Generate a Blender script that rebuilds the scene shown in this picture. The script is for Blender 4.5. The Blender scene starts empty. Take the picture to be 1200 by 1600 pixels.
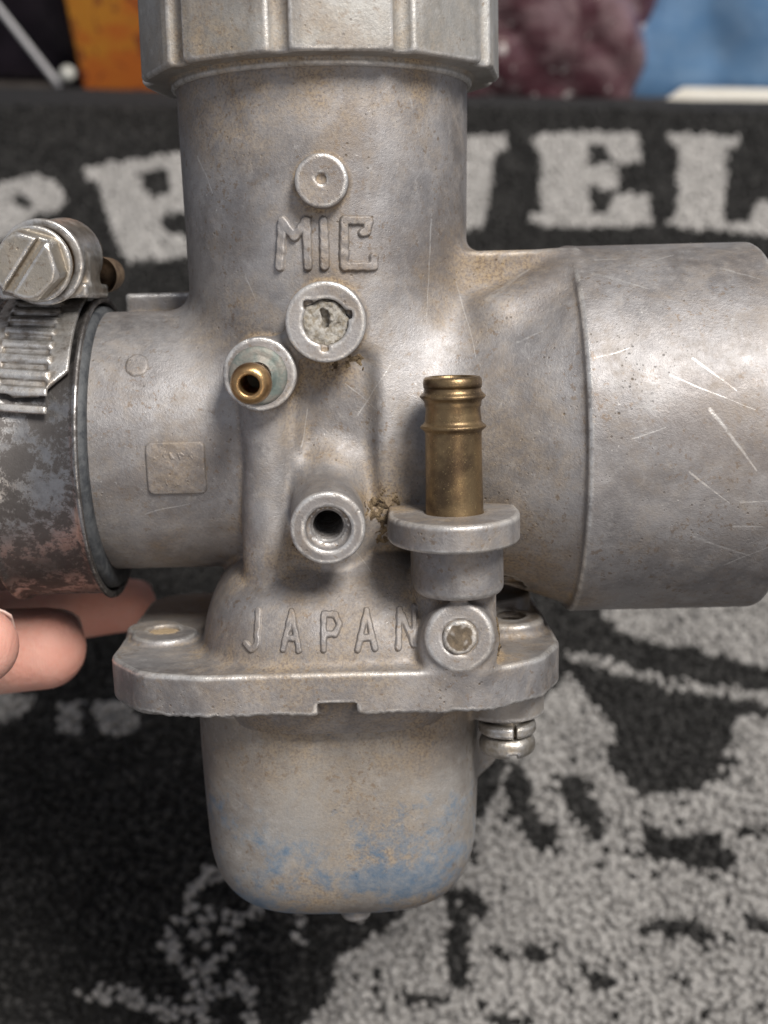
import bpy, math, random
import numpy as np
from mathutils import Matrix, Vector

# ------------------------------------------------------------------ scene, camera, light (1 unit = 1 cm)
sc = bpy.context.scene
sc.unit_settings.system = 'METRIC'
sc.unit_settings.scale_length = 0.01
C = sc.collection
R = math.radians
PITCH, LEAN, ROLL = 52.0, 42.6, -1.4
CAM = Vector((0, 0, 30))
cam = bpy.data.cameras.new("camera")
camo = bpy.data.objects.new("camera", cam); C.objects.link(camo)
camo.location = CAM; camo.rotation_euler = (R(90 - PITCH), 0, 0)
cam.sensor_width = 36; cam.lens = 45
cam.clip_start = 0.5; cam.clip_end = 2000
cam.dof.use_dof = True; cam.dof.focus_distance = 17.6; cam.dof.aperture_fstop = 0.19
sc.camera = camo

world = bpy.data.worlds.new("World"); sc.world = world; world.use_nodes = True
bg = world.node_tree.nodes["Background"]
bg.inputs[0].default_value = (0.84, 0.88, 1.0, 1); bg.inputs[1].default_value = 0.36

def area(name, loc, target, size, power, col):
    l = bpy.data.lights.new(name, 'AREA'); l.shape = 'RECTANGLE'
    l.size, l.size_y = size; l.energy = power; l.color = col
    o = bpy.data.objects.new(name, l); C.objects.link(o); o.location = loc
    o.rotation_euler = (Vector(target) - Vector(loc)).to_track_quat('-Z', 'Y').to_euler()
    return o
area("ceiling_lamp", (42, 9, 138), (0, 14, 14), (46, 32), 245000, (1.0, 0.955, 0.90))
area("room_lamp", (30, -92, 60), (0, 14, 14), (34, 24), 20000, (1.0, 0.84, 0.66))

sc.view_settings.view_transform = 'Standard'; sc.view_settings.look = 'None'
sc.view_settings.exposure = 0.0; sc.view_settings.gamma = 1.0
sc.cycles.max_bounces = 6; sc.cycles.caustics_reflective = False; sc.cycles.caustics_refractive = False
try: sc.cycles.use_denoising = True
except Exception: pass

LEANM = Matrix.Rotation(R(-LEAN), 4, 'X')
ROOTM = Matrix.Translation(CAM - (LEANM @ Vector((0.85, -20, 0)))) @ LEANM @ Matrix.Rotation(R(ROLL), 4, 'Y')

# ------------------------------------------------------------------ object helpers
def thing(name, label, cat, mat=None, group=None):
    o = bpy.data.objects.new(name, None); C.objects.link(o)
    o.matrix_world = mat if mat is not None else Matrix()
    o.empty_display_size = 1
    o['label'] = label; o['category'] = cat
    if group: o['group'] = group
    return o
def tag(o, label, cat): o['label'] = label; o['category'] = cat; return o
def link(name, me, mat, parent=None):
    o = bpy.data.objects.new(name, me); C.objects.link(o)
    if mat: me.materials.append(mat)
    if parent is not None: o.parent = parent
    return o
def mesh_np(name, V, F, smooth=True):
    me = bpy.data.meshes.new(name)
    V = np.asarray(V, np.float32); F = np.asarray(F, np.int32)
    k = F.shape[1]
    me.vertices.add(len(V)); me.vertices.foreach_set("co", V.ravel())
    me.loops.add(F.size); me.loops.foreach_set("vertex_index", F.ravel())
    me.polygons.add(len(F)); me.polygons.foreach_set("loop_start", np.arange(0, F.size, k, dtype=np.int32))
    me.update(calc_edges=True); me.validate()
    me.polygons.foreach_set("use_smooth", np.full(len(me.polygons), smooth))
    return me
def attr(me, name, vals):
    a = me.attributes.new(name, 'FLOAT', 'POINT'); a.data.foreach_set("value", np.asarray(vals, np.float32))

# ------------------------------------------------------------------ signed distance shapes (numpy)
mx, mn = np.maximum, np.minimum
def smin(a, b, k):
    h = mx(k - abs(a - b), 0) / k
    return mn(a, b) - h * h * k * .25
def smax(a, b, k): return -smin(-a, -b, k)
def _rd(dr, dh, r):     # rounded extrusion from radial and axial distances
    a, b = dr + r, dh + r
    return mn(mx(a, b), 0) + np.sqrt(mx(a, 0) ** 2 + mx(b, 0) ** 2) - r
def cylz(x, y, z, c, rad, z0, z1, r=.03):
    return _rd(np.hypot(x - c[0], y - c[1]) - rad, abs(z - (z0 + z1) / 2) - (z1 - z0) / 2, r)
def cylx(x, y, z, c, rad, x0, x1, r=.03):
    return _rd(np.hypot(y - c[0], z - c[1]) - rad, abs(x - (x0 + x1) / 2) - (x1 - x0) / 2, r)
def cyla(x, y, z, a, d, L, rad, r=.03):      # from point a along unit d for length L
    d = np.array(d, float); d /= np.linalg.norm(d)
    px, py, pz = x - a[0], y - a[1], z - a[2]
    t = px * d[0] + py * d[1] + pz * d[2]
    q = np.sqrt(mx(px * px + py * py + pz * pz - t * t, 0))
    return _rd(q - rad, abs(t - L / 2) - L / 2, r)
def axial(x, y, z, a, d):
    d = np.array(d, float); d /= np.linalg.norm(d)
    px, py, pz = x - a[0], y - a[1], z - a[2]
    t = px * d[0] + py * d[1] + pz * d[2]
    return t, np.sqrt(mx(px * px + py * py + pz * pz - t * t, 0))
def box(x, y, z, c, h, r=.05):
    a, b, e = abs(x - c[0]) - h[0] + r, abs(y - c[1]) - h[1] + r, abs(z - c[2]) - h[2] + r
    return mn(mx(a, mx(b, e)), 0) + np.sqrt(mx(a, 0) ** 2 + mx(b, 0) ** 2 + mx(e, 0) ** 2) - r
def cone(x, y, z, a, b, r0, r1):             # tapered capsule
    a, b = np.array(a, float), np.array(b, float); d = b - a
    t = np.clip(((x - a[0]) * d[0] + (y - a[1]) * d[1] + (z - a[2]) * d[2]) / d.dot(d), 0, 1)
    return np.sqrt((x - a[0] - t * d[0]) ** 2 + (y - a[1] - t * d[1]) ** 2 + (z - a[2] - t * d[2]) ** 2) - (r0 + (r1 - r0) * t)
def poly2(x, y, P, r=0.):                    # signed distance to a polygon, corners rounded by r
    P = np.array(P, float)
    d = np.full(np.shape(x), 1e9, np.float32); s = np.ones(np.shape(x), bool)
    for i in range(len(P)):
        a, b = P[i], P[i - 1]; e = b - a
        wx, wy = x - a[0], y - a[1]
        t = np.clip((wx * e[0] + wy * e[1]) / e.dot(e), 0, 1)
        d = mn(d, (wx - e[0] * t) ** 2 + (wy - e[1] * t) ** 2)
        if a[1] != b[1]:
            c = ((y < a[1]) != (y < b[1])) & (x < (b[0] - a[0]) * (y - a[1]) / (b[1] - a[1]) + a[0])
            s ^= c
    return np.sqrt(d) * np.where(s, 1, -1) - r
def wob(x, y, z, f, s=0):                    # cheap smooth noise of about unit size
    return (np.sin(x * f + 1.3 * np.sin(y * f * .8 + s) + s) * np.sin(y * f * 1.1 + 1.7 * np.sin(z * f * .9) + s * 2)
            + .6 * np.sin(z * f * 1.9 + 1.1 * np.sin(x * f * 2.1 + s)) * np.sin(x * f * 1.7 + y * f * 1.3 + s))

def build_sdf(name, f, lo, hi, h, mat, parent=None, curv=False):
    lo = np.array(lo, float); hi = np.array(hi, float); B = 8
    nb = np.ceil((hi - lo) / (B * h)).astype(int)
    c = [lo[i] + (np.arange(nb[i]) * B + (B - 1) / 2) * h for i in range(3)]
    X, Y, Z = np.meshgrid(*c, indexing='ij')
    D = f(X.ravel(), Y.ravel(), Z.ravel()).reshape(nb)
    act = abs(D) < B * h * .87 * 1.25 + .03
    G = np.repeat(np.repeat(np.repeat(np.where(D < 0, -1, 1).astype(np.float32), B, 0), B, 1), B, 2)
    idx = np.argwhere(act); q = np.arange(B)
    for s in range(0, len(idx), 1500):
        I = idx[s:s + 1500] * B
        gx = (I[:, 0, None] + q)[:, :, None, None] + np.zeros((1, 1, B, B), int)
        gy = (I[:, 1, None] + q)[:, None, :, None] + np.zeros((1, B, 1, B), int)
        gz = (I[:, 2, None] + q)[:, None, None, :] + np.zeros((1, B, B, 1), int)
        G[gx, gy, gz] = f((lo[0] + gx * h).ravel().astype(np.float32), (lo[1] + gy * h).ravel().astype(np.float32),
                          (lo[2] + gz * h).ravel().astype(np.float32)).reshape(gx.shape)
    S = G < 0
    n = np.zeros(tuple(np.array(S.shape) - 1), np.uint8)
    for a in (0, 1):
        for b in (0, 1):
            for e in (0, 1):
                n += S[a:S.shape[0] - 1 + a, b:S.shape[1] - 1 + b, e:S.shape[2] - 1 + e]
    cells = np.argwhere((n > 0) & (n < 8))
    ID = np.full(n.shape, -1, np.int32); ID[tuple(cells.T)] = np.arange(len(cells))
    acc = np.zeros((len(cells), 3)); cnt = np.zeros(len(cells))
    cor = [(a, b, e) for a in (0, 1) for b in (0, 1) for e in (0, 1)]
    for a in cor:
        for ax in range(3):
            if a[ax]: continue
            b = list(a); b[ax] = 1
            va = G[cells[:, 0] + a[0], cells[:, 1] + a[1], cells[:, 2] + a[2]]
            vb = G[cells[:, 0] + b[0], cells[:, 1] + b[1], cells[:, 2] + b[2]]
            m = (va < 0) != (vb < 0)
            t = np.where(m, va / np.where(m, va - vb, 1), 0)
            p = np.array(a, float)[None].repeat(len(cells), 0); p[:, ax] += t
            acc[m] += p[m]; cnt[m] += 1
    V = lo + (cells + acc / cnt[:, None]) * h
    quads = []
    for ax in range(3):
        u, v = (ax + 1) % 3, (ax + 2) % 3
        sl0 = [slice(1, -1)] * 3; sl1 = [slice(1, -1)] * 3
        sl0[ax] = slice(0, -1); sl1[ax] = slice(1, None)
        s0, s1 = S[tuple(sl0)], S[tuple(sl1)]
        for flip, M in ((0, s0 & ~s1), (1, ~s0 & s1)):
            e = np.argwhere(M)
            if not len(e): continue
            off = np.ones(3, int); off[ax] = 0; e = e + off
            def cid(du, dv):
                g = e.copy(); g[:, u] -= du; g[:, v] -= dv
                return ID[g[:, 0], g[:, 1], g[:, 2]]
            Q = np.stack([cid(1, 1), cid(0, 1), cid(0, 0), cid(1, 0)], 1)
            if flip: Q = Q[:, ::-1]
            quads.append(Q)
    Q = np.concatenate(quads); Q = Q[(Q >= 0).all(1)]
    def grad(V, e):
        g = np.empty_like(V)
        for i in range(3):
            o = np.zeros(3); o[i] = e
            g[:, i] = f(*(V + o).T) - f(*(V - o).T)
        return g / (2 * e)
    for _ in range(2):
        d = f(*V.T); g = grad(V, h * .4); gg = mx((g * g).sum(1), .25)
        V = V - np.clip(d / gg, -h, h)[:, None] * g
    me = mesh_np(name, V, Q)
    if curv:
        e = .07; d0 = f(*V.T); L = -6 * d0
        for i in range(3):
            o = np.zeros(3); o[i] = e
            L += f(*(V + o).T) + f(*(V - o).T)
        L = L / e
        attr(me, "edge", np.clip(L - .12, 0, 1)); attr(me, "crevice", np.clip(-L - .06, 0, 1))
        du = np.zeros(len(V))
        for (a, b, c_, r, w) in DUST:
            du = mx(du, w * np.clip(1.35 - np.sqrt((V[:, 0] - a) ** 2 + (V[:, 1] - b) ** 2 + (V[:, 2] - c_) ** 2) / r, 0, 1))
        attr(me, "dust", du)
        if name == "float_bowl":
            pa = np.zeros(len(V))
            for (a, c_, r, w) in PAINT:
                pa = mx(pa, w * np.clip(1.3 - np.hypot((V[:, 0] - a) / 1.6, V[:, 2] - c_) / r, 0, 1))
            attr(me, "paint", pa)
    return link(name, me, mat, parent)

# settled tan dust: x, y, z, radius, strength
DUST = [(-.6, -2.3, -6.1, 1.1, .8), (1.0, -2.3, -6.1, .9, .9), (.6, -2.2, -8.0, .8, .9), (-.5, -2.1, -8.9, .7, 1.0), (.2, -2.2, -7.3, .6, .6), (1.2, -1.9, -8.9, .5, .8), (-2.4, 1.0, -5.0, 1.4, .75), (-2.9, -.2, -5.0, .8, .6), (2.9, .5, -4.9, 1.0, .8), (-2.7, -.8, -5.0, .35, 1.), (-2.0, -1.9, -5.0, .5, .9), (-1.6, -2.6, -5.05, .6, .8), (0, -2.9, -5.05, 1.4, .65), (-.8, -2.9, -5.05, .7, .7),
        (-1.3, -1.9, -3.6, .5, .8), (-.6, -2.1, -3.7, .5, .8), (.75, -2.2, -3.2, .6, 1.), (.8, -2.5, -3.7, .45, 1.), (.8, -2.1, -2.6, .5, .8),
        (1.0, -2.9, -4.5, .35, .9), (2.3, -2.0, -4.2, .6, 1.), (2.6, -1.6, -4.6, .7, .8), (3.2, -1.2, -4.8, .6, .9), (2.2, -2.7, -4.7, .45, .8),
        (2.5, -.9, .4, .8, 1.), (2.1, -1.6, .1, .7, .7), (2.7, -1.2, -.2, .6, .5), (.2, -2.2, -1.0, .7, .5), (0, -2.2, -2.2, .5, .55), (-.4, -2.2, -1.5, .6, .5),
        (.1, -2.2, .2, .8, .35), (-.2, -2.2, 1.3, .5, .55), (1.2, -1.8, 3.0, 1.0, .5), (-1.2, -1.8, 3.0, 1.2, .95), (0, -2.1, 3.0, .8, .9), (1.2, -1.8, 3.0, .8, .8), (3.0, -1.0, -4.2, .9, 1.2), (2.7, -2.0, -4.0, .7, 1.2), (.75, -2.3, -2.9, .55, 1.6), (.75, -2.4, -3.5, .45, 1.5), (1.2, -2.6, -4.0, .4, 1.2), (.1, -2.0, -.95, .45, 1.3), (-1.3, -1.9, -3.8, .4, 1.3), (-.4, -2.2, -3.6, .4, 1.1), (2.35, -2.6, -4.9, .4, 1.2), (-1.2, -1.8, -.2, .5, .7), (-.4, -2.2, -1.25, .4, 1.0), (0, -2.2, 3.0, 1.0, .45),
        (-1.6, -1.5, -.4, .7, .4), (2.2, -2.0, -2.4, 1.3, .45), (2.6, -2.0, -3.2, .9, .6), (1.7, -3.1, -2.9, .8, .5), (1.8, -3.4, -4.5, .5, .5), (-2.6, -1.4, -3.6, 1.0, .4),
        (-2.2, -1.9, -2.2, .5, .35), (-3.1, -1.6, -5.0, .5, .6), (3.6, -1.5, -4.4, .5, .6)]

# worn blue paint on the bowl: x, z, radius, strength
PAINT = [(1.1, -8.6, .55, .95), (.4, -8.5, .45, .8), (1.6, -8.3, .35, .7), (-.7, -8.2, .5, .55), (-1.4, -9.1, .35, 1.), (-.9, -9.45, .35, 1.), (-.1, -9.5, .35, 1.), (.7, -9.4, .3, .7),
         (-.6, -8.4, .9, .5), (1.0, -8.0, .9, .5), (-1.9, -7.6, .5, .45), (-1.2, -7.9, .6, .35), (.5, -7.9, .8, .35), (1.5, -7.6, .5, .4)]
# ------------------------------------------------------------------ materials
def new_mat(name):
    m = bpy.data.materials.new(name); m.use_nodes = True
    nt = m.node_tree; b = nt.nodes["Principled BSDF"]
    tc = nt.nodes.new("ShaderNodeTexCoord")
    return m, nt, b, tc.outputs['Object']
def nz(nt, co, scale, detail=4, rough=.6, dist=0., sc=None):
    if sc:
        mp = nt.nodes.new("ShaderNodeMapping"); mp.inputs['Scale'].default_value = sc
        if len(sc) == 3: nt.links.new(co, mp.inputs[0]); co = mp.outputs[0]
    n = nt.nodes.new("ShaderNodeTexNoise"); n.inputs['Scale'].default_value = scale; n.inputs['Detail'].default_value = detail
    n.inputs['Roughness'].default_value = rough; n.inputs['Distortion'].default_value = dist
    nt.links.new(co, n.inputs['Vector']); return n.outputs['Fac']
def ramp(nt, v, a, b, c0=0., c1=1.):
    n = nt.nodes.new("ShaderNodeMapRange"); n.inputs[1].default_value = a; n.inputs[2].default_value = b
    n.inputs[3].default_value = c0; n.inputs[4].default_value = c1; n.interpolation_type = 'SMOOTHSTEP'
    nt.links.new(v, n.inputs[0]); return n.outputs[0]
def mth(nt, op, a, b=None, clamp=False):
    n = nt.nodes.new("ShaderNodeMath"); n.operation = op; n.use_clamp = clamp
    for i, v in enumerate((a, b)):
        if v is None: continue
        if isinstance(v, (int, float)): n.inputs[i].default_value = v
        else: nt.links.new(v, n.inputs[i])
    return n.outputs[0]
def mixc(nt, f, a, b):
    n = nt.nodes.new("ShaderNodeMix"); n.data_type = 'RGBA'
    if isinstance(f, (int, float)): n.inputs[0].default_value = f
    else: nt.links.new(f, n.inputs[0])
    for i, v in ((6, a), (7, b)):
        if isinstance(v, tuple): n.inputs[i].default_value = (*v, 1)
        else: nt.links.new(v, n.inputs[i])
    return n.outputs[2]
def mixf(nt, f, a, b):
    n = nt.nodes.new("ShaderNodeMix")
    nt.links.new(f, n.inputs[0])
    for i, v in ((2, a), (3, b)):
        if isinstance(v, (int, float)): n.inputs[i].default_value = v
        else: nt.links.new(v, n.inputs[i])
    return n.outputs[0]
def at(nt, name):
    n = nt.nodes.new("ShaderNodeAttribute"); n.attribute_name = name; return n.outputs['Fac']
def bump(nt, b, h, strength, dist=.02, prev=None):
    n = nt.nodes.new("ShaderNodeBump"); n.inputs['Strength'].default_value = strength; n.inputs['Distance'].default_value = dist
    nt.links.new(h, n.inputs['Height'])
    if prev: nt.links.new(prev, n.inputs['Normal'])
    nt.links.new(n.outputs[0], b.inputs['Normal']); return n.outputs[0]
def vor(nt, co, scale, feat='F1'):
    n = nt.nodes.new("ShaderNodeTexVoronoi"); n.inputs['Scale'].default_value = scale; n.feature = feat
    nt.links.new(co, n.inputs['Vector']); return n.outputs['Distance']

SCRATCHES = [(3.81, 0.29, 4.55, 0.05, 0.017), (5.65, 0.32, 6.20, 0.12, 0.013), (5.00, -0.90, 5.57, -1.34, 0.013), (5.22, -1.58, 5.84, -2.42, 0.021), (4.94, -2.42, 5.50, -2.88, 0.013), (5.65, -2.87, 6.14, -2.85, 0.013),
             (5.60, -3.23, 6.00, -3.23, 0.013), (5.09, -3.37, 5.91, -3.70, 0.015), (5.57, -3.82, 6.15, -3.56, 0.010), (2.32, -0.05, 2.98, 0.37, 0.026), (3.92, 0.48, 4.42, 0.49, 0.010), (4.53, 0.38, 5.08, 0.52, 0.010),
             (4.13, -1.94, 4.60, -1.81, 0.010), (3.70, -0.87, 4.18, -0.75, 0.010), (4.70, -1.14, 5.83, -1.60, 0.009), (2.72, -0.65, 3.05, -0.50, 0.013), (1.92, 0.21, 2.13, -0.86, 0.009), (1.55, 1.17, 1.45, -0.31, 0.010),
             (0.45, -1.60, 0.92, -0.91, 0.009), (0.29, -1.16, 0.72, -1.52, 0.007), (-0.36, -2.03, -0.26, -1.50, 0.009), (0.27, -3.47, 0.58, -3.84, 0.009), (-1.76, 2.05, -1.52, 1.52, 0.010), (-1.09, 0.37, -0.93, 0.01, 0.009),
             (1.27, 2.72, 1.39, 2.21, 0.009), (-2.67, -2.98, -2.01, -2.81, 0.009)]
SCR = bpy.data.node_groups.new("scratch_line", 'ShaderNodeTree')      # mask of a thin line from A to B seen along Y
for nm, ty in (("P", 'NodeSocketVector'), ("A", 'NodeSocketVector'), ("B", 'NodeSocketVector'), ("W", 'NodeSocketFloat')):
    SCR.interface.new_socket(nm, in_out='INPUT', socket_type=ty)
SCR.interface.new_socket("Mask", in_out='OUTPUT', socket_type='NodeSocketFloat')
def _scr():
    N = SCR.nodes; L = SCR.links; gi = N.new("NodeGroupInput"); go = N.new("NodeGroupOutput")
    def vm(op, a, b=None, out=0, sc=None):
        n = N.new("ShaderNodeVectorMath"); n.operation = op; L.new(a, n.inputs[0])
        if isinstance(b, tuple): n.inputs[1].default_value = b
        elif b is not None: L.new(b, n.inputs[1])
        if sc is not None: L.new(sc, n.inputs[3])
        return n.outputs[out]
    P = vm('MULTIPLY', gi.outputs[0], (1, 0, 1)); pa = vm('SUBTRACT', P, gi.outputs[1]); ba = vm('SUBTRACT', gi.outputs[2], gi.outputs[1])
    d1 = vm('DOT_PRODUCT', pa, ba, 1); d2 = vm('DOT_PRODUCT', ba, ba, 1)
    t = N.new("ShaderNodeMath"); t.operation = 'DIVIDE'; t.use_clamp = True; L.new(d1, t.inputs[0]); L.new(d2, t.inputs[1])
    q = vm('SUBTRACT', pa, vm('SCALE', ba, None, 0, t.outputs[0])); ln = vm('LENGTH', q, None, 1)
    tap = N.new("ShaderNodeMapRange"); L.new(t.outputs[0], tap.inputs[0]); tap.inputs[1].default_value = 0; tap.inputs[2].default_value = 1; tap.inputs[3].default_value = 1.3; tap.inputs[4].default_value = .5
    w = N.new("ShaderNodeMath"); w.operation = 'MULTIPLY'; L.new(gi.outputs[3], w.inputs[0]); L.new(tap.outputs[0], w.inputs[1])
    dv = N.new("ShaderNodeMath"); dv.operation = 'DIVIDE'; L.new(ln, dv.inputs[0]); L.new(w.outputs[0], dv.inputs[1])
    m = N.new("ShaderNodeMapRange"); L.new(dv.outputs[0], m.inputs[0]); m.inputs[1].default_value = 1.3; m.inputs[2].default_value = .4; m.inputs[3].default_value = 0; m.inputs[4].default_value = 1
    L.new(m.outputs[0], go.inputs[0])
_scr()
def cast_metal(name, base=(.37, .358, .357), dark=(.22, .21, .21), rough=.54, scratch=.62, dustiness=1., metal=.66, blue=False, pits=1., grain=1.):
    m, nt, b, co = new_mat(name); L = nt.links
    n1 = nz(nt, co, .8, 8, .7, .3); n2 = nz(nt, co, 5, 7, .72); n3 = nz(nt, co, 26, 4, .6); n4 = nz(nt, co, 1.5, 9, .78, .4)
    col = mixc(nt, ramp(nt, n1, .36, .66), base, dark)
    col = mixc(nt, mth(nt, 'MULTIPLY', ramp(nt, n2, .5, .75), .45), col, (.52, .51, .50))
    col = mixc(nt, mth(nt, 'MULTIPLY', ramp(nt, n3, .52, .8), .5), col, dark)
    # tiny pits and dark specks
    v = vor(nt, co, 6.5); spk = mth(nt, 'MULTIPLY', ramp(nt, v, .15, .07), ramp(nt, n4, .45, .58))
    v2 = vor(nt, co, 16.); spk2 = mth(nt, 'MULTIPLY', ramp(nt, v2, .20, .08), ramp(nt, n2, .48, .60))
    speck = mth(nt, 'MAXIMUM', spk, mth(nt, 'MULTIPLY', spk2, .6))
    speck = mth(nt, 'MULTIPLY', mth(nt, 'MULTIPLY', speck, ramp(nt, nz(nt, co, .55, 4, .6), .40, .62, .15, 1.)), 1.1 * pits, True)
    col = mixc(nt, speck, col, (.09, .07, .055))
    # bright scratches in two directions
    wav = nt.nodes.new("ShaderNodeVectorMath"); wav.operation = 'SCALE'; wav.inputs[3].default_value = .10
    cn = nt.nodes.new("ShaderNodeTexNoise"); cn.inputs['Scale'].default_value = 1.3; cn.inputs['Detail'].default_value = 2; L.new(co, cn.inputs['Vector'])
    L.new(cn.outputs['Color'], wav.inputs[0])
    ad = nt.nodes.new("ShaderNodeVectorMath"); ad.operation = 'ADD'; L.new(co, ad.inputs[0]); L.new(wav.outputs[0], ad.inputs[1])
    s1 = None
    for (ax, az, bx, bz, w_) in (SCRATCHES if scratch > .6 else []):
        g = nt.nodes.new("ShaderNodeGroup"); g.node_tree = SCR; L.new(ad.outputs[0], g.inputs[0])
        g.inputs[1].default_value = (ax + .05, 0, az + .05); g.inputs[2].default_value = (bx + .05, 0, bz + .05); g.inputs[3].default_value = w_
        s1 = g.outputs[0] if s1 is None else mth(nt, 'MAXIMUM', s1, g.outputs[0])
    if s1 is None: s1 = mth(nt, 'MULTIPLY', ramp(nt, n3, .70, .74), ramp(nt, n4, .55, .6))
    else: s1 = mth(nt, 'MULTIPLY', s1, ramp(nt, n2, .34, .52))
    nick = mth(nt, 'MULTIPLY', ramp(nt, nz(nt, co, 19, 2, .5), .70, .74), ramp(nt, nz(nt, co, 1.1, 3, .6), .5, .6))
    s1 = mth(nt, 'MULTIPLY', mth(nt, 'MAXIMUM', s1, mth(nt, 'MULTIPLY', nick, .9)), scratch * .75)
    pep = mth(nt, 'MULTIPLY', ramp(nt, nz(nt, co, 11, 4, .65), .56, .64), ramp(nt, nz(nt, co, 1.0, 5, .65), .42, .60, .06, .9))
    col = mixc(nt, mth(nt, 'MULTIPLY', pep, .75 * dustiness), col, (.20, .145, .10))
    col = mixc(nt, mth(nt, 'MULTIPLY', ramp(nt, nz(nt, co, .45, 6, .7, .3), .48, .64), .42), col, (.19, .16, .14))
    e = at(nt, "edge"); wear = mth(nt, 'MULTIPLY', ramp(nt, e, .10, .75), ramp(nt, n2, .30, .62))
    hi = mth(nt, 'MAXIMUM', s1, mth(nt, 'MULTIPLY', wear, .85))
    col = mixc(nt, hi, col, (.74, .73, .71))
    # brown staining and tan dust
    st = mth(nt, 'MULTIPLY', ramp(nt, n4, .44, .72), .40 * dustiness)
    col = mixc(nt, st, col, (.30, .235, .165))
    cr = at(nt, "crevice"); du = at(nt, "dust")
    dm = mth(nt, 'ADD', mth(nt, 'MULTIPLY', ramp(nt, cr, .05, .8), .6), mth(nt, 'MULTIPLY', du, .85))
    dm = mth(nt, 'MULTIPLY', dm, ramp(nt, mth(nt, 'ADD', mth(nt, 'MULTIPLY', n4, .7), mth(nt, 'MULTIPLY', n2, .3)), .30, .70), True)
    dm = mth(nt, 'MULTIPLY', dm, dustiness * 1.35, True)
    dcol = mixc(nt, ramp(nt, n3, .4, .65), (.37, .27, .155), (.15, .10, .06))
    col = mixc(nt, mth(nt, 'MULTIPLY', dm, .85), col, dcol)
    if blue:
        sx = nt.nodes.new("ShaderNodeSeparateXYZ"); L.new(co, sx.inputs[0])
        low = ramp(nt, sx.outputs[2], -7.2, -9.4)
        nb = nz(nt, co, 3.0, 8, .78, .2, None)
        pm = mth(nt, 'ADD', mth(nt, 'MULTIPLY', nb, 1.0), mth(nt, 'MULTIPLY', at(nt, "paint"), .36)); pm = ramp(nt, pm, .57, .80)
        bc = mixc(nt, ramp(nt, n2, .35, .65), (.06, .125, .205), (.17, .20, .235))
        col = mixc(nt, mth(nt, 'MULTIPLY', pm, .82), col, bc)
    L.new(col, b.inputs['Base Color'])
    dirt = mth(nt, 'MAXIMUM', dm, mth(nt, 'MAXIMUM', st, speck))
    me = mth(nt, 'SUBTRACT', metal, mth(nt, 'MULTIPLY', dirt, metal), True)
    if blue: me = mth(nt, 'MULTIPLY', me, mth(nt, 'SUBTRACT', 1., pm))
    L.new(me, b.inputs['Metallic'])
    ro = mth(nt, 'ADD', rough, mth(nt, 'MULTIPLY', mth(nt, 'SUBTRACT', n2, .5), .35))
    ro = mixf(nt, dirt, ro, .85); ro = mixf(nt, hi, ro, .22)
    L.new(ro, b.inputs['Roughness'])
    hgt = mth(nt, 'ADD', mth(nt, 'MULTIPLY', n3, .5), mth(nt, 'MULTIPLY', nz(nt, co, 70, 3, .6), .28))
    hgt = mth(nt, 'SUBTRACT', hgt, mth(nt, 'MULTIPLY', speck, .9))
    p = bump(nt, b, nz(nt, co, 3.2, 3, .5), .07 * grain, .10)
    p = bump(nt, b, hgt, .55 * grain, .022, p)
    return m

def brass(name, base=(.30, .21, .11), dark=(.11, .075, .045), rough=.32):
    m, nt, b, co = new_mat(name); L = nt.links
    n1 = nz(nt, co, 1.6, 5, .6, .4); n2 = nz(nt, co, 12, 5, .7); n3 = nz(nt, co, 45, 3)
    col = mixc(nt, ramp(nt, n1, .35, .62), base, dark); col = mixc(nt, mth(nt, 'MULTIPLY', ramp(nt, n2, .48, .7), .5), col, (.17, .12, .075))
    col = mixc(nt, mth(nt, 'MULTIPLY', ramp(nt, n3, .62, .72), .7), col, (.62, .47, .22))
    L.new(col, b.inputs['Base Color']); b.inputs['Metallic'].default_value = .9
    L.new(mixf(nt, n2, rough - .08, rough + .22), b.inputs['Roughness'])
    bump(nt, b, n3, .3, .012); return m

def plain(name, c0, c1, rough=.6, metal=0., scale=4., bs=.3, bd=.03, coat=0., sss=0.):
    m, nt, b, co = new_mat(name); n = nz(nt, co, scale, 6, .65, .3)
    nt.links.new(mixc(nt, ramp(nt, n, .35, .65), c0, c1), b.inputs['Base Color'])
    b.inputs['Roughness'].default_value = rough; b.inputs['Metallic'].default_value = metal
    b.inputs['Coat Weight'].default_value = coat; b.inputs['Subsurface Weight'].default_value = sss
    bump(nt, b, nz(nt, co, scale * 5, 4), bs, bd); return m

M_CAST = cast_metal("cast_aluminium")
M_BELL = M_CAST
M_CAP = cast_metal("cap_zinc", (.39, .385, .37), (.28, .27, .25), .52, .3, .8, .55, pits=.5)
M_BOWL = cast_metal("bowl_aluminium", (.36, .34, .315), (.27, .245, .22), .60, .3, 1.0, .5, blue=True, pits=.5)
M_BRASS = brass("tarnished_brass")
M_BRASS2 = brass("bright_brass", (.62, .42, .20), (.30, .17, .08), .28)
M_PLUG = cast_metal("plug_metal", (.17, .14, .105), (.10, .08, .06), .7, .3, .9, .6)
M_PATINA = plain("green_patina", (.15, .185, .17), (.26, .24, .21), .6, .5, 4.)
M_STEEL = cast_metal("clamp_steel", (.33, .31, .285), (.16, .135, .11), .45, .6, 1., .8, pits=.6, grain=.6)
M_ZINC = cast_metal("screw_zinc", (.42, .385, .33), (.25, .215, .165), .42, .3, 1., .8)
M_RUST = plain("rusty_steel", (.13, .09, .06), (.26, .19, .13), .6, .5, 6.)
M_RUBBER = plain("black_rubber", (.03, .034, .040), (.08, .085, .09), .6, 0, 5.)
M_WHITE_RES = plain("white_corrosion", (.50, .48, .44), (.30, .26, .20), .6, .45, 14., .6, .04)

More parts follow.
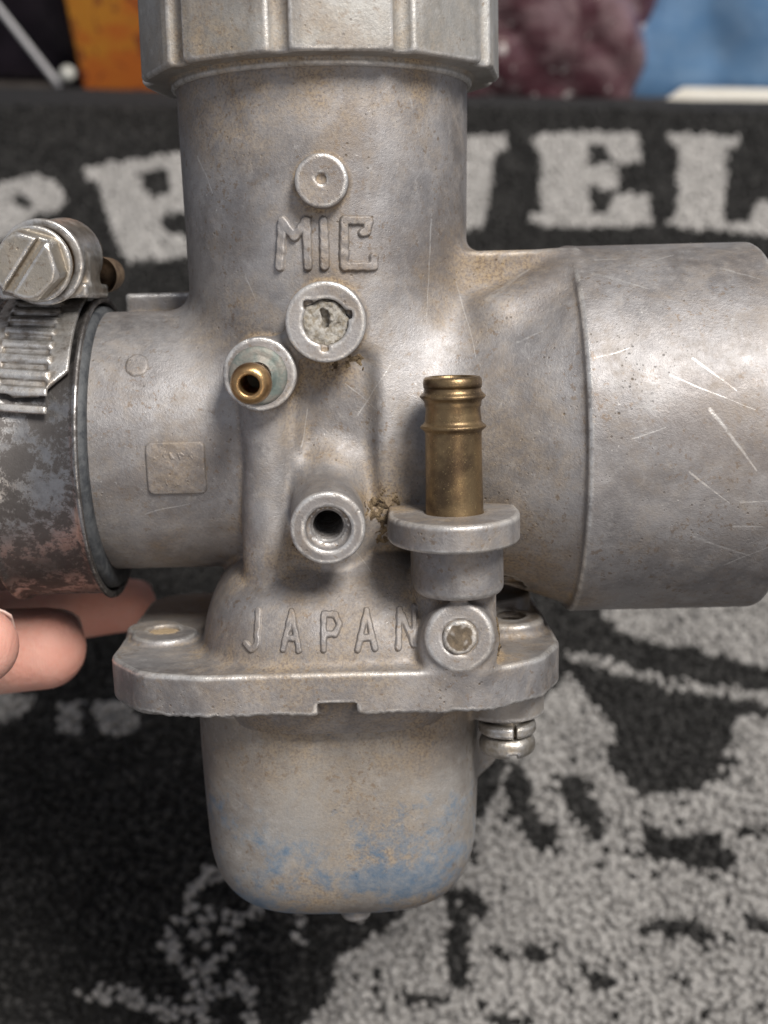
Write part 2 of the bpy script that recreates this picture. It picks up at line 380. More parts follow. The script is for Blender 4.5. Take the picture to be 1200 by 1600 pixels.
def brand_band():
    m, nt, b, co = new_mat("band_steel"); L = nt.links
    n1 = nz(nt, co, 2.6, 9, .8, .15); n2 = nz(nt, co, 9, 5, .7); n3 = nz(nt, co, 40, 3)
    col = mixc(nt, ramp(nt, n2, .4, .7), (.42, .41, .40), (.28, .265, .255))
    tarn = mth(nt, 'MULTIPLY', ramp(nt, n1, .45, .53), 1.)
    col = mixc(nt, mth(nt, 'MULTIPLY', tarn, .85), col, (.10, .09, .085))
    L.new(col, b.inputs['Base Color']); b.inputs['Metallic'].default_value = 1.
    L.new(mixf(nt, tarn, .36, .62), b.inputs['Roughness']); bump(nt, b, n3, .25, .01); return m
M_BAND = brand_band()
WHITE = [
 [(5.57, 41.63), (7.42, 41.96), (9.76, 41.84), (9.71, 40.05), (8.79, 39.82), (8.49, 40.36), (8.44, 41.07), (7.84, 41.23), (7.66, 39.89), (7.93, 39.66), (8.22, 40.16), (8.72, 39.89), (8.71, 38.45), (8.02, 38.26), (7.72, 38.75), (7.57, 38.45), (7.48, 37.06), (8.12, 36.98), (8.36, 38.08), (9.68, 38.26), (9.63, 36.45), (8.28, 36.27), (5.98, 36.34), (5.22, 36.63), (5.24, 36.98), (5.64, 37.06), (5.97, 40.75), (5.58, 41.15)],
 [(10.95, 41.88), (13.55, 41.63), (13.52, 41.03), (13.05, 40.83), (12.24, 36.63), (13.15, 36.56), (13.53, 37.64), (14.88, 37.71), (14.57, 35.78), (10.91, 36.2), (9.99, 36.56), (10.53, 36.81), (11.24, 40.95), (10.91, 41.23)],
 [(2.22, 41.67), (4.69, 41.76), (4.74, 40.95), (4.25, 40.56), (3.9, 38.45), (3.49, 36.27), (2.29, 35.99)],
 [(-11.31, 39.78), (-8.96, 40.28), (-8.02, 40.56), (-7.04, 40.52), (-6.53, 34.75), (-8.85, 34.42), (-9.24, 34.82), (-9.88, 36.63), (-10.58, 38.82), (-11.1, 39.13)],
 [(-15.54, 38.08), (-14.24, 38.71), (-13.03, 39.28), (-12.25, 38.9), (-11.56, 37.78), (-11.86, 37.16), (-12.65, 36.98), (-13.04, 35.92), (-14.89, 34.89)],
 [(2.32, 13.5), (2.93, 14.55), (3.35, 16.0), (4.27, 17.15), (4.84, 17.74), (6.05, 16.19), (5.76, 15.08), (6.49, 14.28), (8.14, 14.46), (9.01, 15.81), (9.31, 16.57), (11.13, 16.38), (9.86, 7.35), (-2.25, 7.35), (-1.6, 9.0), (-1.18, 9.57), (-1.05, 10.31), (-0.3, 10.61), (0.3, 11.07), (0.77, 11.7), (2.2, 12.67)],
 [(5.92, 19.91), (6.05, 21.11), (12.82, 21.11), (12.1, 17.74), (10.41, 17.94), (8.09, 18.71), (6.79, 18.92)],
 [(4.91, 18.59), (5.94, 18.34), (6.92, 17.84), (8.6, 17.5), (11.95, 17.05), (11.88, 16.72), (10.21, 16.87), (8.56, 17.22), (6.89, 17.58), (5.91, 18.04), (4.89, 18.3)],
 [(-10.81, 17.34), (-9.23, 17.15), (-9.31, 16.57), (-10.62, 16.38)],
 [(-8.52, 16.95), (-7.94, 17.05), (-7.95, 16.0), (-8.56, 16.09)],
 [(-7.67, 16.95), (-6.66, 17.05), (-6.45, 16.0), (-7.54, 16.0)],
]
BLACK = [
 [(-9.15, 39.39), (-8.12, 39.66), (-7.79, 38.26), (-8.33, 37.86), (-8.8, 38.45)],
 [(-8.19, 36.98), (-6.7, 37.16), (-6.56, 35.58), (-7.73, 35.85)],
 [(-13.62, 38.15), (-13.33, 38.26), (-12.87, 37.64), (-12.93, 37.27), (-13.39, 37.64)],
 [(3.22, 15.26), (3.62, 15.08), (3.78, 13.85), (4.44, 13.17), (4.26, 12.83), (3.78, 12.75), (3.34, 13.33), (3.01, 14.37)],
 [(4.28, 14.72), (5.0, 14.9), (5.47, 13.85), (5.56, 13.17), (5.14, 13.0), (4.79, 13.5), (4.53, 14.19)],
 [(6.39, 13.5), (7.14, 13.17), (8.11, 13.25), (8.36, 12.83), (8.79, 12.58), (8.25, 12.18), (7.65, 12.34), (7.05, 12.5), (6.58, 12.5)],
 [(5.9, 10.76), (6.7, 11.07), (7.46, 11.07), (7.85, 10.61), (7.09, 10.61)],
 [(1.53, 11.23), (2.07, 11.3), (1.96, 9.5), (1.45, 9.57)],
 [(2.41, 10.49), (3.0, 10.31), (3.6, 10.38), (4.21, 10.49), (4.11, 10.16), (3.58, 10.09), (2.99, 10.16), (2.47, 10.23)],
 [(4.58, 10.38), (4.83, 9.86), (5.33, 9.72), (5.38, 9.5), (4.78, 9.43), (4.44, 10.01)],
 [(1.39, 11.78), (1.94, 11.94), (2.53, 11.38), (2.29, 11.15), (1.77, 11.46), (1.53, 11.15)],
 [(8.41, 11.3), (9.14, 11.07), (9.28, 10.61), (8.72, 10.84)],
 [(8.6, 13.33), (9.59, 13.5), (9.55, 13.33), (8.88, 13.13)],
 [(0.44, 9.28), (1.47, 9.31), (1.54, 9.14), (0.58, 9.07)],
 [(8.31, 14.55), (8.84, 15.26), (9.21, 16.0), (8.83, 14.72)],
 [(2.04, 8.93), (2.91, 8.83), (3.48, 8.72), (2.6, 8.58)],
]
STRANDS = [
 ([(-3.98, 12.26), (-4.58, 12.02), (-4.7, 11.23), (-5.18, 10.76), (-4.74, 10.01), (-3.99, 9.64)], 0.16),
 ([(-2.91, 11.38), (-3.65, 11.07), (-3.72, 10.31), (-4.28, 9.83)], 0.14),
 ([(-4.12, 11.23), (-4.55, 10.84), (-4.18, 10.46)], 0.15),
 ([(-6.77, 9.4), (-5.87, 9.31), (-4.96, 8.97), (-3.92, 8.79)], 0.19),
 ([(-4.44, 9.72), (-4.18, 8.72)], 0.16),
 ([(-3.29, 9.72), (-2.96, 8.72)], 0.14),
 ([(-3.96, 9.28), (-3.28, 9.64)], 0.13),
 ([(-1.96, 11.38), (-2.02, 10.46)], 0.12),
 ([(-0.9, 10.16), (-0.37, 10.31)], 0.24),
 ([(-0.61, 11.38), (0.62, 11.78)], 0.21),
 ([(-1.53, 11.3), (-1.23, 11.7)], 0.12),
]
LETTERS = {
 'MIC': (0.062, [
  [[(-0.57, 0.47), (-0.51, 1.08)], [(-0.51, 1.08), (-0.35, 0.86)], [(-0.35, 0.86), (-0.18, 1.07)], [(-0.18, 1.07), (-0.18, 0.46)]],
  [[(0.05, 1.06), (0.05, 0.46)]],
  [[(0.66, 1.06), (0.33, 1.07)], [(0.33, 1.07), (0.31, 0.45)], [(0.31, 0.45), (0.71, 0.44)], [(0.71, 0.44), (0.72, 0.56)], [(0.66, 1.06), (0.63, 0.92)], [(0.63, 0.92), (0.58, 0.9)]],
 ]),
 'JAPAN': (0.042, [
  [[(-1.01, -4.28), (-1.03, -4.7)], [(-1.03, -4.7), (-1.11, -4.78)], [(-1.11, -4.78), (-1.19, -4.7)]],
  [[(-0.66, -4.75), (-0.54, -4.28)], [(-0.54, -4.28), (-0.44, -4.76)], [(-0.61, -4.6), (-0.48, -4.61)]],
  [[(-0.10, -4.76), (-0.09, -4.31)], [(-0.09, -4.31), (0.07, -4.32)], [(0.07, -4.32), (0.12, -4.44)], [(0.12, -4.44), (0.06, -4.56)], [(0.06, -4.56), (-0.09, -4.56)]],
  [[(0.37, -4.77), (0.50, -4.28)], [(0.50, -4.28), (0.61, -4.76)], [(0.42, -4.62), (0.57, -4.62)]],
  [[(0.93, -4.77), (0.96, -4.29)], [(0.96, -4.29), (1.15, -4.74)], [(1.15, -4.74), (1.17, -4.28)]],
 ]),
}
# ------------------------------------------------------------------ carburetor body
CZ = -2.10     # height of the bore axis
FLANGE = [(-1.72, -2.35), (-2.22, -2.2), (-2.50, -1.8), (-2.54, 1.35), (2.50, 1.15), (2.56, -1.6), (2.36, -2.05), (1.88, -2.35)]
def s_dome(x, y, z):
    px, py, pz = (x - .05) / 2.08, y / 2.92, (z + 5.12) / 1.93
    r = (((abs(px) ** 3.3 + abs(py) ** 3.3) ** (1 / 3.3)) ** 2.05 + abs(pz) ** 2.05) ** (1 / 2.05)
    return (r - 1) * 1.7
def s_core(x, y, z):
    rr = 2.11 + .02 * mx(z, 0) - .62 * np.clip((-2.9 - z) / 1.1, 0, 1) ** 1.5
    d = _rd(np.hypot(x, y) - rr, abs(z + .6) - 3.9, .03)
    # intake neck flaring into the bell
    rn = 2.0 + .69 * np.clip((x - 1.0) / 2.5, 0, 1) ** 1.35
    neck = _rd(np.hypot(y, z - CZ) - rn, abs(x - 1.9) - 1.8, .03) * .95
    d = smin(d, neck, .75)
    d = smin(d, box(x, y, z, (2.75, .35, .10), (1.0, 1.25, .56), .10), .22)
    d = smin(d, cone(x, y, z, (3.5, -1.0, .15), (2.5, -1.35, -.25), .22, .22), .5)
    # spigot on the engine side
    d = smin(d, cylx(x, y, z, (0, CZ), 2.0, -4.3, 0, .05), .42)
    d = smin(d, box(x, y, z, (-2.4, .9, -.12), (.85, .35, .30), .06), .10)
    # columns and bosses on the front
    d = smin(d, cone(x, y, z, (-.83, -1.84, -1.0), (-.86, -1.80, -3.9), .42, .42), .05)
    d = smax(d, -box(x, y, z, (.14, -2.45, -1.85), (.52, .50, 1.1), .16), .24)
    d = smin(d, cyla(x, y, z, (-.05, -1.5, -2.78), (.045, -1, -.13), 1.75, .505, .035), .20)
    d = smin(d, cone(x, y, z, (0, -1.7, -2.5), (.02, -1.7, -3.6), .50, .50), .3)
    d = smin(d, cylz(x, y, z, (1.74, -2.22), .60, -5.0, -3.4, .1), .2)
    dome = s_dome(x, y, z)
    d = smin(d, dome, .07)
    # fuel inlet column
    d = smin(d, cylz(x, y, z, (1.79, -2.66), .62, -4.05, -3.2, .13), .14)
    d = smin(d, box(x, y, z, (1.78, -1.35, -3.95), (.42, .8, .95), .25), .3)
    return d
def s_body(x, y, z):
    d = s_core(x, y, z)
    # bell
    d = smin(d, cylx(x, y, z, (0, CZ), 2.82, 3.56, 6.42, .08), .09)
    d = mx(d, -cylx(x, y, z, (0, CZ), 2.5, 4.3, 8, .2))
    d = mx(d, -cylx(x, y, z, (0, CZ), 1.6, 1.5, 8, .2))
    d = mx(d, -cylx(x, y, z, (0, CZ), 1.6, -8, -3.0, .2))
    # small round bosses
    d = smin(d, cyla(x, y, z, (.05, -1.7, 1.58), (0, -1, 0), .70, .36, .03), .05)
    d = mx(d, .085 - np.sqrt((x - .05) ** 2 + (y + 2.43) ** 2 + (z - 1.6) ** 2))
    d = smin(d, cyla(x, y, z, (.06, -1.6, -.29), (0, -1, 0), 1.12, .54, .025), .06)
    d = smin(d, cyla(x, y, z, (-.86, -1.5, -.97), (0, -1, 0), 1.10, .50, .025), .06)
    d = smin(d, cone(x, y, z, (-.6, -2.25, -.7), (-.25, -2.25, -.5), .22, .22), .1)
    t, q = axial(x, y, z, (.06, -2.72, -.29), (0, 1, 0))
    d = mx(d, -_rd(q - (.31 - .1 * np.clip(t, 0, .3)), abs(t - .05) - .30, .03))
    d = mx(d, -box(x, y, z, (.33, -2.72, -.20), (.09, .13, .06), .02))
    d = mx(d, -box(x, y, z, (-.16, -2.72, -.06), (.07, .12, .06), .02))
    d = mx(d, -box(x, y, z, (.04, -2.72, -.60), (.05, .06, .08), .02))
    d = mx(d, -cyla(x, y, z, (-.90, -2.7, -1.02), (.02, 1, .05), 1.3, .16, .01))
    # tapped port
    t, q = axial(x, y, z, (.035, -3.23, -3.01), (-.045, 1, .13))
    thr = .22 + .02 * np.sin(t * 52)
    thr = np.where(t < .13, .315 - t * .25, thr)
    d = mx(d, -_rd(q - thr, abs(t - .6) - .9, .01) * .8)
    # rivet boss, bottom right
    bd = (0, -1, .12)
    d = smin(d, cyla(x, y, z, (1.77, -1.8, -4.72), bd, 1.34, .475, .07), .12)
    # flange
    fl = poly2(x, y, FLANGE, .75)
    w = .004 * wob(x, y, z, 5.)
    top = z + 5.04
    bot = -(z + 5.64) + .010 * np.sin(x * 4.3 + 2 * np.sin(x * 2.9 + 1)) + .008 * np.sin(x * 13 + 3 * np.sin(x * 3.7)) * np.sin(x * 5.1) + .008 * np.sin(x * 41 + 2.5 * np.sin(x * 9))
    pl = _rd(fl + w, mx(top, bot) , .06)
    pl = mx(pl, -box(x, y, z, (.07, -3.2, -5.72), (.275, .62, .26), .02))
    d = smin(d, pl, .16)
    d = smin(d, cyla(x, y, z, (1.77, -2.0, -4.84), bd, 1.02, .54, .10), .16)
    t, q = axial(x, y, z, (1.77, -1.8, -4.72), bd)
    d = mx(d, -_rd(q - .256, abs(t - 1.38) - .06, .01))
    d = smin(d, cylz(x, y, z, (-2.62, -1.0), .50, -5.1, -4.95, .05), .08)
    d = smin(d, cylz(x, y, z, (-2.85, -.6), .42, -5.1, -4.95, .05), .08)
    d = smin(d, cylz(x, y, z, (2.62, -.95), .55, -5.1, -4.84, .08), .12)
    d = smin(d, cylz(x, y, z, (2.2, .3), .9, -5.1, -4.70, .08), .1)
    d = mx(d, -cylz(x, y, z, (-2.66, -.85), .24, -5.02, -4.5, .02))
    d = mx(d, -(_rd(np.hypot(x - 2.68, (y + .85) * .72) - (.24 + .022 * np.sin(z * 60)), abs(z + 4.6) - .8, .01) * .7))
    return d

carb = thing("carburetor", "dirty cast aluminium carburetor with brass fuel pipe, held above the mat", "carburetor", ROOTM)
body = build_sdf("body_casting", s_body, (-4.6, -4.0, -6.1), (6.75, 3.1, 3.5), .036, M_CAST, carb, True)

# raised cast letters: strokes wrapped onto the casting
def drape(name, f, strokes, hw, H, res, parent, mat, y0=-5.0, padf=None, pad=.06):
    P = np.array([p for s in strokes for p in s]); lo = P.min(0) - hw - pad; hi = P.max(0) + hw + pad
    nx, nz_ = [int(math.ceil((hi[i] - lo[i]) / res)) + 1 for i in (0, 1)]
    X, Z = np.meshgrid(lo[0] + np.arange(nx) * res, lo[1] + np.arange(nz_) * res, indexing='ij')
    X = X.ravel(); Z = Z.ravel(); Y = np.full(X.shape, y0)
    for _ in range(48): Y = Y + mx(f(X, Y, Z), -.02) * .9
    if padf is not None: D = padf(X, Z)
    else:
        D = np.full(X.shape, 9.)
        for a, b in strokes:
            a = np.array(a); b = np.array(b); e = b - a
            t = np.clip(((X - a[0]) * e[0] + (Z - a[1]) * e[1]) / max(e.dot(e), 1e-9), 0, 1)
            D = mn(D, np.hypot(X - a[0] - e[0] * t, Z - a[1] - e[1] * t))
        D = D - hw + .006 * wob(X, Z, X, 23.)
    s = np.clip(.5 - D / (.036 if hw > .05 else .03), 0, 1); s = s * s * (3 - 2 * s)
    hgt = H * s * (1 + .10 * wob(X, Z, Z, 11.)) - .008
    e = .02; g = []
    for o in ((e, 0, 0), (0, e, 0), (0, 0, e)):
        g.append(f(X + o[0], Y + o[1], Z + o[2]) - f(X - o[0], Y - o[1], Z - o[2]))
    g = np.array(g).T; g /= np.linalg.norm(g, axis=1)[:, None]
    V = np.stack([X, Y, Z], 1) + g * hgt[:, None]
    I = np.arange(nx * nz_).reshape(nx, nz_)
    Q = np.stack([I[:-1, :-1], I[1:, :-1], I[1:, 1:], I[:-1, 1:]], -1).reshape(-1, 4)
    Q = Q[(hgt[Q] > -.0079).any(1)]
    u = np.unique(Q); mp = np.zeros(len(V), int); mp[u] = np.arange(len(u))
    me = mesh_np(name, V[u], mp[Q])
    attr(me, "edge", (np.clip(1 - abs(s - .85) * 6, 0, 1) * .45)[u]); attr(me, "crevice", (np.clip(1 - abs(s - .1) * 5, 0, 1) * .7)[u]); attr(me, "dust", np.full(len(u), .35))
    return link(name, me, mat, parent)
for word, (hw, glyphs) in LETTERS.items():
    for gl in glyphs:
        drape("raised_letter", s_body, gl, hw, .066 if word == "MIC" else .05, .011, body, M_CAST)
M_CRUST = plain("dried_grime", (.09, .06, .035), (.31, .23, .135), .95, 0, 9., 1., .05)
for (a_, b_, c_, r_) in [(.80, -2.15, -2.95, .30), (.82, -2.2, -3.35, .22), (.42, -2.0, -.86, .17), (.16, -2.0, -.90, .12), (2.55, -2.0, -4.0, .25), (-.42, -2.0, -3.45, .14), (2.35, -2.5, -4.75, .22)]:
    ph_ = a_ * 7
    g_ = build_sdf("grime_crust", lambda x, y, z: mx((s_body(x, y, z) - .004 - .016 * (wob(x, y, z, 15, ph_) + .9 * wob(x, y, z, 41, ph_)) + .03 * np.clip(np.sqrt((x - a_) ** 2 + (z - c_) ** 2) / r_ - .5, 0, 1)) * .6, np.sqrt((x - a_) ** 2 + ((y - b_) * .5) ** 2 + (z - c_) ** 2) - r_ * (1 + .25 * wob(x, y, z, 9, ph_))),
                   (a_ - .42, b_ - .8, c_ - .42), (a_ + .42, b_ + .8, c_ + .42), .02, M_CRUST, carb); g_['kind'] = 'stuff'
def f_pad(X, Z):
    a, b = abs(X + 2.155) - .42 + .09, abs(Z + 2.30) - .375 + .09
    d = mn(mx(a, b), 0) + np.hypot(mx(a, 0), mx(b, 0)) - .09
    mark = np.exp(-((abs(Z + 2.12) / .09) ** 4)) * (np.sin(X * 34) * .5 + np.sin(X * 57 + 1)) + np.exp(-((abs(Z + 2.50) / .06) ** 4)) * np.sin(X * 41)
    return d + .0 * mark
o = drape("raised_pad", s_body, [[(-2.575, -2.675), (-1.735, -1.925)]], .001, .045, .014, body, M_CAST, padf=f_pad)
drape("cast_mark", s_body, [[(-2.72, -.86), (-2.70, -.86)]], .15, .035, .014, body, M_CAST)
rs = np.random.default_rng(3)
for q in [(-2.42, -2.13), (-2.31, -2.11), (-2.19, -2.14), (-2.07, -2.12), (-1.93, -2.13), (-2.32, -2.49), (-2.17, -2.51), (-2.0, -2.50)]:
    st_ = [[(q[0] + rs.uniform(-.04, .04), q[1] + rs.uniform(-.06, .06)), (q[0] + rs.uniform(-.04, .04), q[1] + rs.uniform(-.06, .06))] for k in range(2)]
    drape("worn_character", lambda x, y, z: s_body(x, y, z) - .036, st_, .014, .018, .012, o, M_CAST, pad=.04)

# ------------------------------------------------------------------ screw cap
def s_cap(x, y, z):
    th = np.arctan2(x, -y) + R(9.5); q = np.hypot(x, y)
    k = np.round(th / R(36)); a = th - k * R(36)
    cx, cy = q * np.cos(a), q * np.sin(a)
    th2 = th + R(18); a2 = th2 - np.round(th2 / R(36)) * R(36)
    flat = q * np.cos(a2) - 2.61
    rr = smin(mx(flat, q - 2.66), np.hypot(cx - 2.46, abs(cy) - .17) - .17, .04)
    rr = smax(rr, -(np.hypot(cx - 2.70, cy) - .15), .03)
    d = _rd(rr, abs(z - 4.47) - 1.27, .05)
    d = mx(d, (q - 2.62 - (z - 3.20) * .9) * .74)
    d = mn(d, cylz(x, y, z, (0, 0), 2.24, 3.08, 3.3, .04))
    return d
cap = build_sdf("screw_cap", s_cap, (-3.0, -3.0, 2.7), (3.0, 3.0, 5.8), .04, M_CAP, carb, True)

# ------------------------------------------------------------------ fuel inlet flange and pipe
def s_inlet(x, y, z):
    d = _rd((np.hypot((x - 1.73) / .90, (y + 2.74) / 1.12) - 1) * .90, abs(z + 3.09) - .19, .055)
    d = smin(d, box(x, y, z, (1.73, -2.25, -3.09), (.90, .50, .19), .06), .05)
    d = smax(d, -(x - .84 - .18 * (z + 2.9)), .03)
    return smax(d, -(cylz(x, y, z, (1.745, -2.72), .41, -2.91, -2.5, .01)), .03)
build_sdf("inlet_flange", s_inlet, (.6, -4.0, -3.5), (2.8, -1.5, -2.7), .028, M_CAST, carb, True)
def s_gasket(x, y, z): return box(x, y, z, (1.75, -1.72, -2.91), (.80, .10, .035), .02)
build_sdf("gasket_edge", s_gasket, (.7, -2.1, -3.1), (2.8, -1.6, -2.8), .025, M_PATINA, carb)
def lathe(name, prof, a, d, mat, parent, n=64, wobk=0.):
    d = Vector(d).normalized(); q = d.to_track_quat('Z', 'Y').to_matrix(); a = Vector(a)
    V = []; F = []
    for (r, h) in prof:
        for i in range(n):
            t = 2 * math.pi * i / n; rr = r * (1 + wobk * math.sin(3 * t + h * 4))
            V.append(a + q @ Vector((rr * math.cos(t), rr * math.sin(t), h)))
    for j in range(len(prof) - 1):
        for i in range(n):
            F.append((j * n + i, j * n + (i + 1) % n, (j + 1) * n + (i + 1) % n, (j + 1) * n + i))
    me = mesh_np(name, [tuple(v) for v in V], F); return link(name, me, mat, parent)
def ridge(z, r0, amp, w): return [(r0 + amp * math.exp(-((k * w / 3) / (w * .55)) ** 2), z + k * w / 3) for k in range(-5, 6)]
prof = [(.40, -.1), (.405, 0), (.395, .05), (.39, .3), (.385, .7), (.383, 1.0)] + ridge(1.19, .383, .07, .075) + [(.375, 1.36), (.37, 1.45)] + \
       ridge(1.60, .385, .065, .075) + [(.395, 1.72), (.40, 1.78), (.392, 1.83), (.37, 1.86), (.335, 1.865), (.32, 1.85), (.315, 1.7), (.315, .2), (.0, .2)]
lathe("brass_fuel_pipe", prof, (1.745, -2.72, -2.92), (0, 0, 1), M_BRASS, carb)
# small vent nipple
lathe("brass_nipple", [(.20, 0), (.20, .40), (.21, .5), (.255, .56), (.275, .62), (.27, .70), (.24, .79), (.195, .84), (.155, .845), (.135, .83), (.13, .8), (.13, -1.0), (0, -1.0)],
      (-.90, -2.58, -1.02), (-.02, -1, -.05), M_BRASS2, carb, 48)
lathe("patina_collar", [(.0, 0), (.40, 0), (.395, .02), (.36, .03), (.33, .045), (.29, .04), (.25, .05), (.22, .09), (.19, .10)], (-.88, -2.595, -.99), (0, -1, 0), M_PATINA, carb, 48)
# idle screw, deep in its boss
def s_idle(x, y, z):
    d = cyla(x, y, z, (.05, -2.2, -.31), (0, -1, 0), .46, .315, .05)
    d = smax(d, -box(x, y, z, (.06, -2.62, -.25), (.05, .10, .13), .03), .03)
    return (d + .016 * wob(x, y, z, 13) + .008 * wob(x, y, z, 34, 2)) * .7
build_sdf("idle_screw", s_idle, (-.3, -2.8, -.7), (.4, -2.1, .1), .014, M_WHITE_RES, carb)
def s_plug(x, y, z):
    return smax(cyla(x, y, z, (1.77, -1.8, -4.72), (0, -1, .12), 1.37, .24, .05), -(.0 + .5) + 0 * x, .02) + .008 * wob(x, y, z, 14)
build_sdf("core_plug", s_plug, (1.4, -3.7, -4.95), (2.1, -2.9, -4.1), .018, M_PLUG, carb, True)
lathe("dust_filled_hole", [(0, .01), (.10, .02), (.2, .012), (.25, 0)], (-2.66, -.85, -4.99), (0, 0, 1), plain("packed_dust", (.46, .35, .22), (.34, .25, .15), .95, 0, 8., .6), carb, 32)

# ------------------------------------------------------------------ float bowl
def s_bowl(x, y, z):
    t = np.clip((-6.2 - z) / 3.3, 0, 1)
    hx, hy = 2.18 - .17 * t * t, 2.30 - .25 * t
    r = ((abs(x) / hx) ** 3.6 + (abs(y) / hy) ** 3.6) ** (1 / 3.6)
    side = (r - 1) * 2.0
    bottom = -(z + 9.50)
    d = smax(side, bottom, 1.25)
    d = mx(d, z + 5.66)
    rim = _rd(poly2(x, y, [(-1.5, -1.95), (-2.05, -1.7), (-2.05, 1.8), (2.05, 1.8), (2.05, -1.7), (1.5, -1.95)], .25), abs(z + 5.80) - .14, .05)
    d = smin(d, rim, .15)
    d = smin(d, cylz(x, y, z, (-2.62, -1.2), .52, -6.03, -5.66, .06), .12)
    d = smin(d, cylz(x, y, z, (2.52, -1.35), .60, -6.22, -5.66, .06), .12)
    d = smin(d, cone(x, y, z, (1.7, .2, -6.6), (2.15, .2, -7.3), .62, .42), .3)
    d = smin(d, cylz(x, y, z, (.15, -.4), .24, -9.98, -9.2, .10), .08)
    return d
build_sdf("float_bowl", s_bowl, (-3.4, -3.1, -10.3), (3.4, 2.6, -5.5), .042, M_BOWL, carb, True)
def s_sw(x, y, z):      # split spring washer
    d = cylz(x, y, z, (2.54, -1.6), .43, -6.44, -6.26, .06)
    d = mx(d, -box(x, y, z, (2.62, -2.1, -6.3), (.025, .5, .3), .005))
    return d
build_sdf("spring_washer", s_sw, (1.9, -2.3, -6.6), (3.2, -.9, -6.0), .02, M_ZINC, carb, True)
def s_sh(x, y, z):
    d = cylz(x, y, z, (2.54, -1.6), .42, -6.78, -6.45, .15)
    d = mx(d, -box(x, y, z, (2.60, -1.6, -6.80), (.06, .6, .12), .02))
    return mn(d, cylz(x, y, z, (2.54, -1.6), .27, -6.5, -5.9, .02))
build_sdf("bowl_screw", s_sh, (1.9, -2.3, -7.0), (3.2, -.9, -5.8), .02, M_ZINC, carb, True)

# ------------------------------------------------------------------ hose and worm clamp
hose = thing("rubber_hose", "black rubber hose pushed over the left spigot under the steel clamp", "hose", ROOTM)
BZ = -2.20
lathe("hose_wall", [(1.9, 0), (1.92, -.02), (2.12, -.02), (2.18, .02), (2.20, .12), (2.2, 1.8), (2.22, 2.3), (2.30, 4), (2.34, 9), (2.1, 9), (2.02, 1), (2.02, 0)],
      (-3.41, 0, BZ), (-1, 0, 0), M_RUBBER, hose, 96, .002)
clamp = thing("hose_clamp", "worn steel worm drive hose clamp with slotted hex screw", "hose clamp", ROOTM)
n = 128; prof = [(a_ - .12, b_) for a_, b_ in [(2.37, 0), (2.43, -.015), (2.47, .0), (2.475, .04), (2.44, .08), (2.40, .14), (2.395, .7), (2.40, 1.28), (2.44, 1.34), (2.475, 1.38), (2.47, 1.42), (2.42, 1.43), (2.37, 1.42)]]
lathe("clamp_band", prof, (-3.47, 0, BZ), (-1, 0, 0), M_BAND, clamp, n)
# overlapping tail with pressed slots, a curved plate lying on the band
def s_tail(x, y, z):
    q = np.hypot(y, z - BZ); ph = np.arctan2(z - BZ, -y); s = ph * 2.5
    xs = x + 4.17
    d2 = mx(abs(xs) - .58, mx(R(24) * 2.5 - s, s - R(100) * 2.5))
    d2 = mx(d2, (abs(xs) + (R(34) * 2.5 - s) - .62) * .707)
    d = _rd(d2, abs(q - 2.38) - .035, .02)
    u = np.mod(s - .05, .27) - .135
    slot = _rd(mx(abs(u + .10 * xs) - .05, abs(xs + .05) - .34), abs(q - 2.46) - .075, .01)
    rib = _rd(mx(abs(abs(u + .10 * xs) - .135) - .06, abs(xs + .05) - .36), abs(q - 2.41) - .03, .03)
    d = smin(d, rib, .03)
    return mx(d, -slot) * .8
build_sdf("slotted_tail", s_tail, (-4.95, -2.9, -1.5), (-3.4, .8, .8), .024, M_STEEL, clamp, True)
HA = np.array([-4.02, -1.95, .58]); HD = np.array([.06, .95, .10]); HD = HD / np.linalg.norm(HD)
HP = lambda t: tuple(HA + HD * t)
def s_house(x, y, z):
    t, q = axial(x, y, z, HA, HD)
    d = _rd(mx(q - .57, .48 - q), abs(t - 1.0) - .60, .03)            # barrel shell
    d = mn(d, _rd(abs(q - .56) - .05, abs(t - .46) - .06, .03))        # front lip
    d = smin(d, box(x, y, z, (-4.02, -.75, .22), (.64, .70, .10), .04), .06)
    d = smin(d, box(x, y, z, (-3.46, -.9, .45), (.08, .35, .30), .05), .08)
    return d
build_sdf("screw_housing", s_house, (-4.9, -2.2, -.3), (-3.1, 1.0, 2.1), .03, M_STEEL, clamp, True)
def s_worm(x, y, z):
    t, q = axial(x, y, z, HA, HD)
    return _rd(q - .44 - .05 * np.sin(t * 26), abs(t - 1.0) - .8, .1) * .7
build_sdf("worm_thread", s_worm, (-4.7, -1.9, -.2), (-3.2, 1.3, 2.1), .035, M_RUST, clamp)
def s_nub(x, y, z):
    d = cone(x, y, z, HP(1.5), HP(2.2), .46, .38)
    return smin(d, cone(x, y, z, tuple(np.array(HP(1.5)) + [.45, 0, -.30]), tuple(np.array(HP(2.0)) + [.5, 0, -.32]), .30, .26), .1)
build_sdf("housing_end", s_nub, (-4.9, -.4, .2), (-2.9, 1.9, 2.4), .035, M_RUST, clamp)
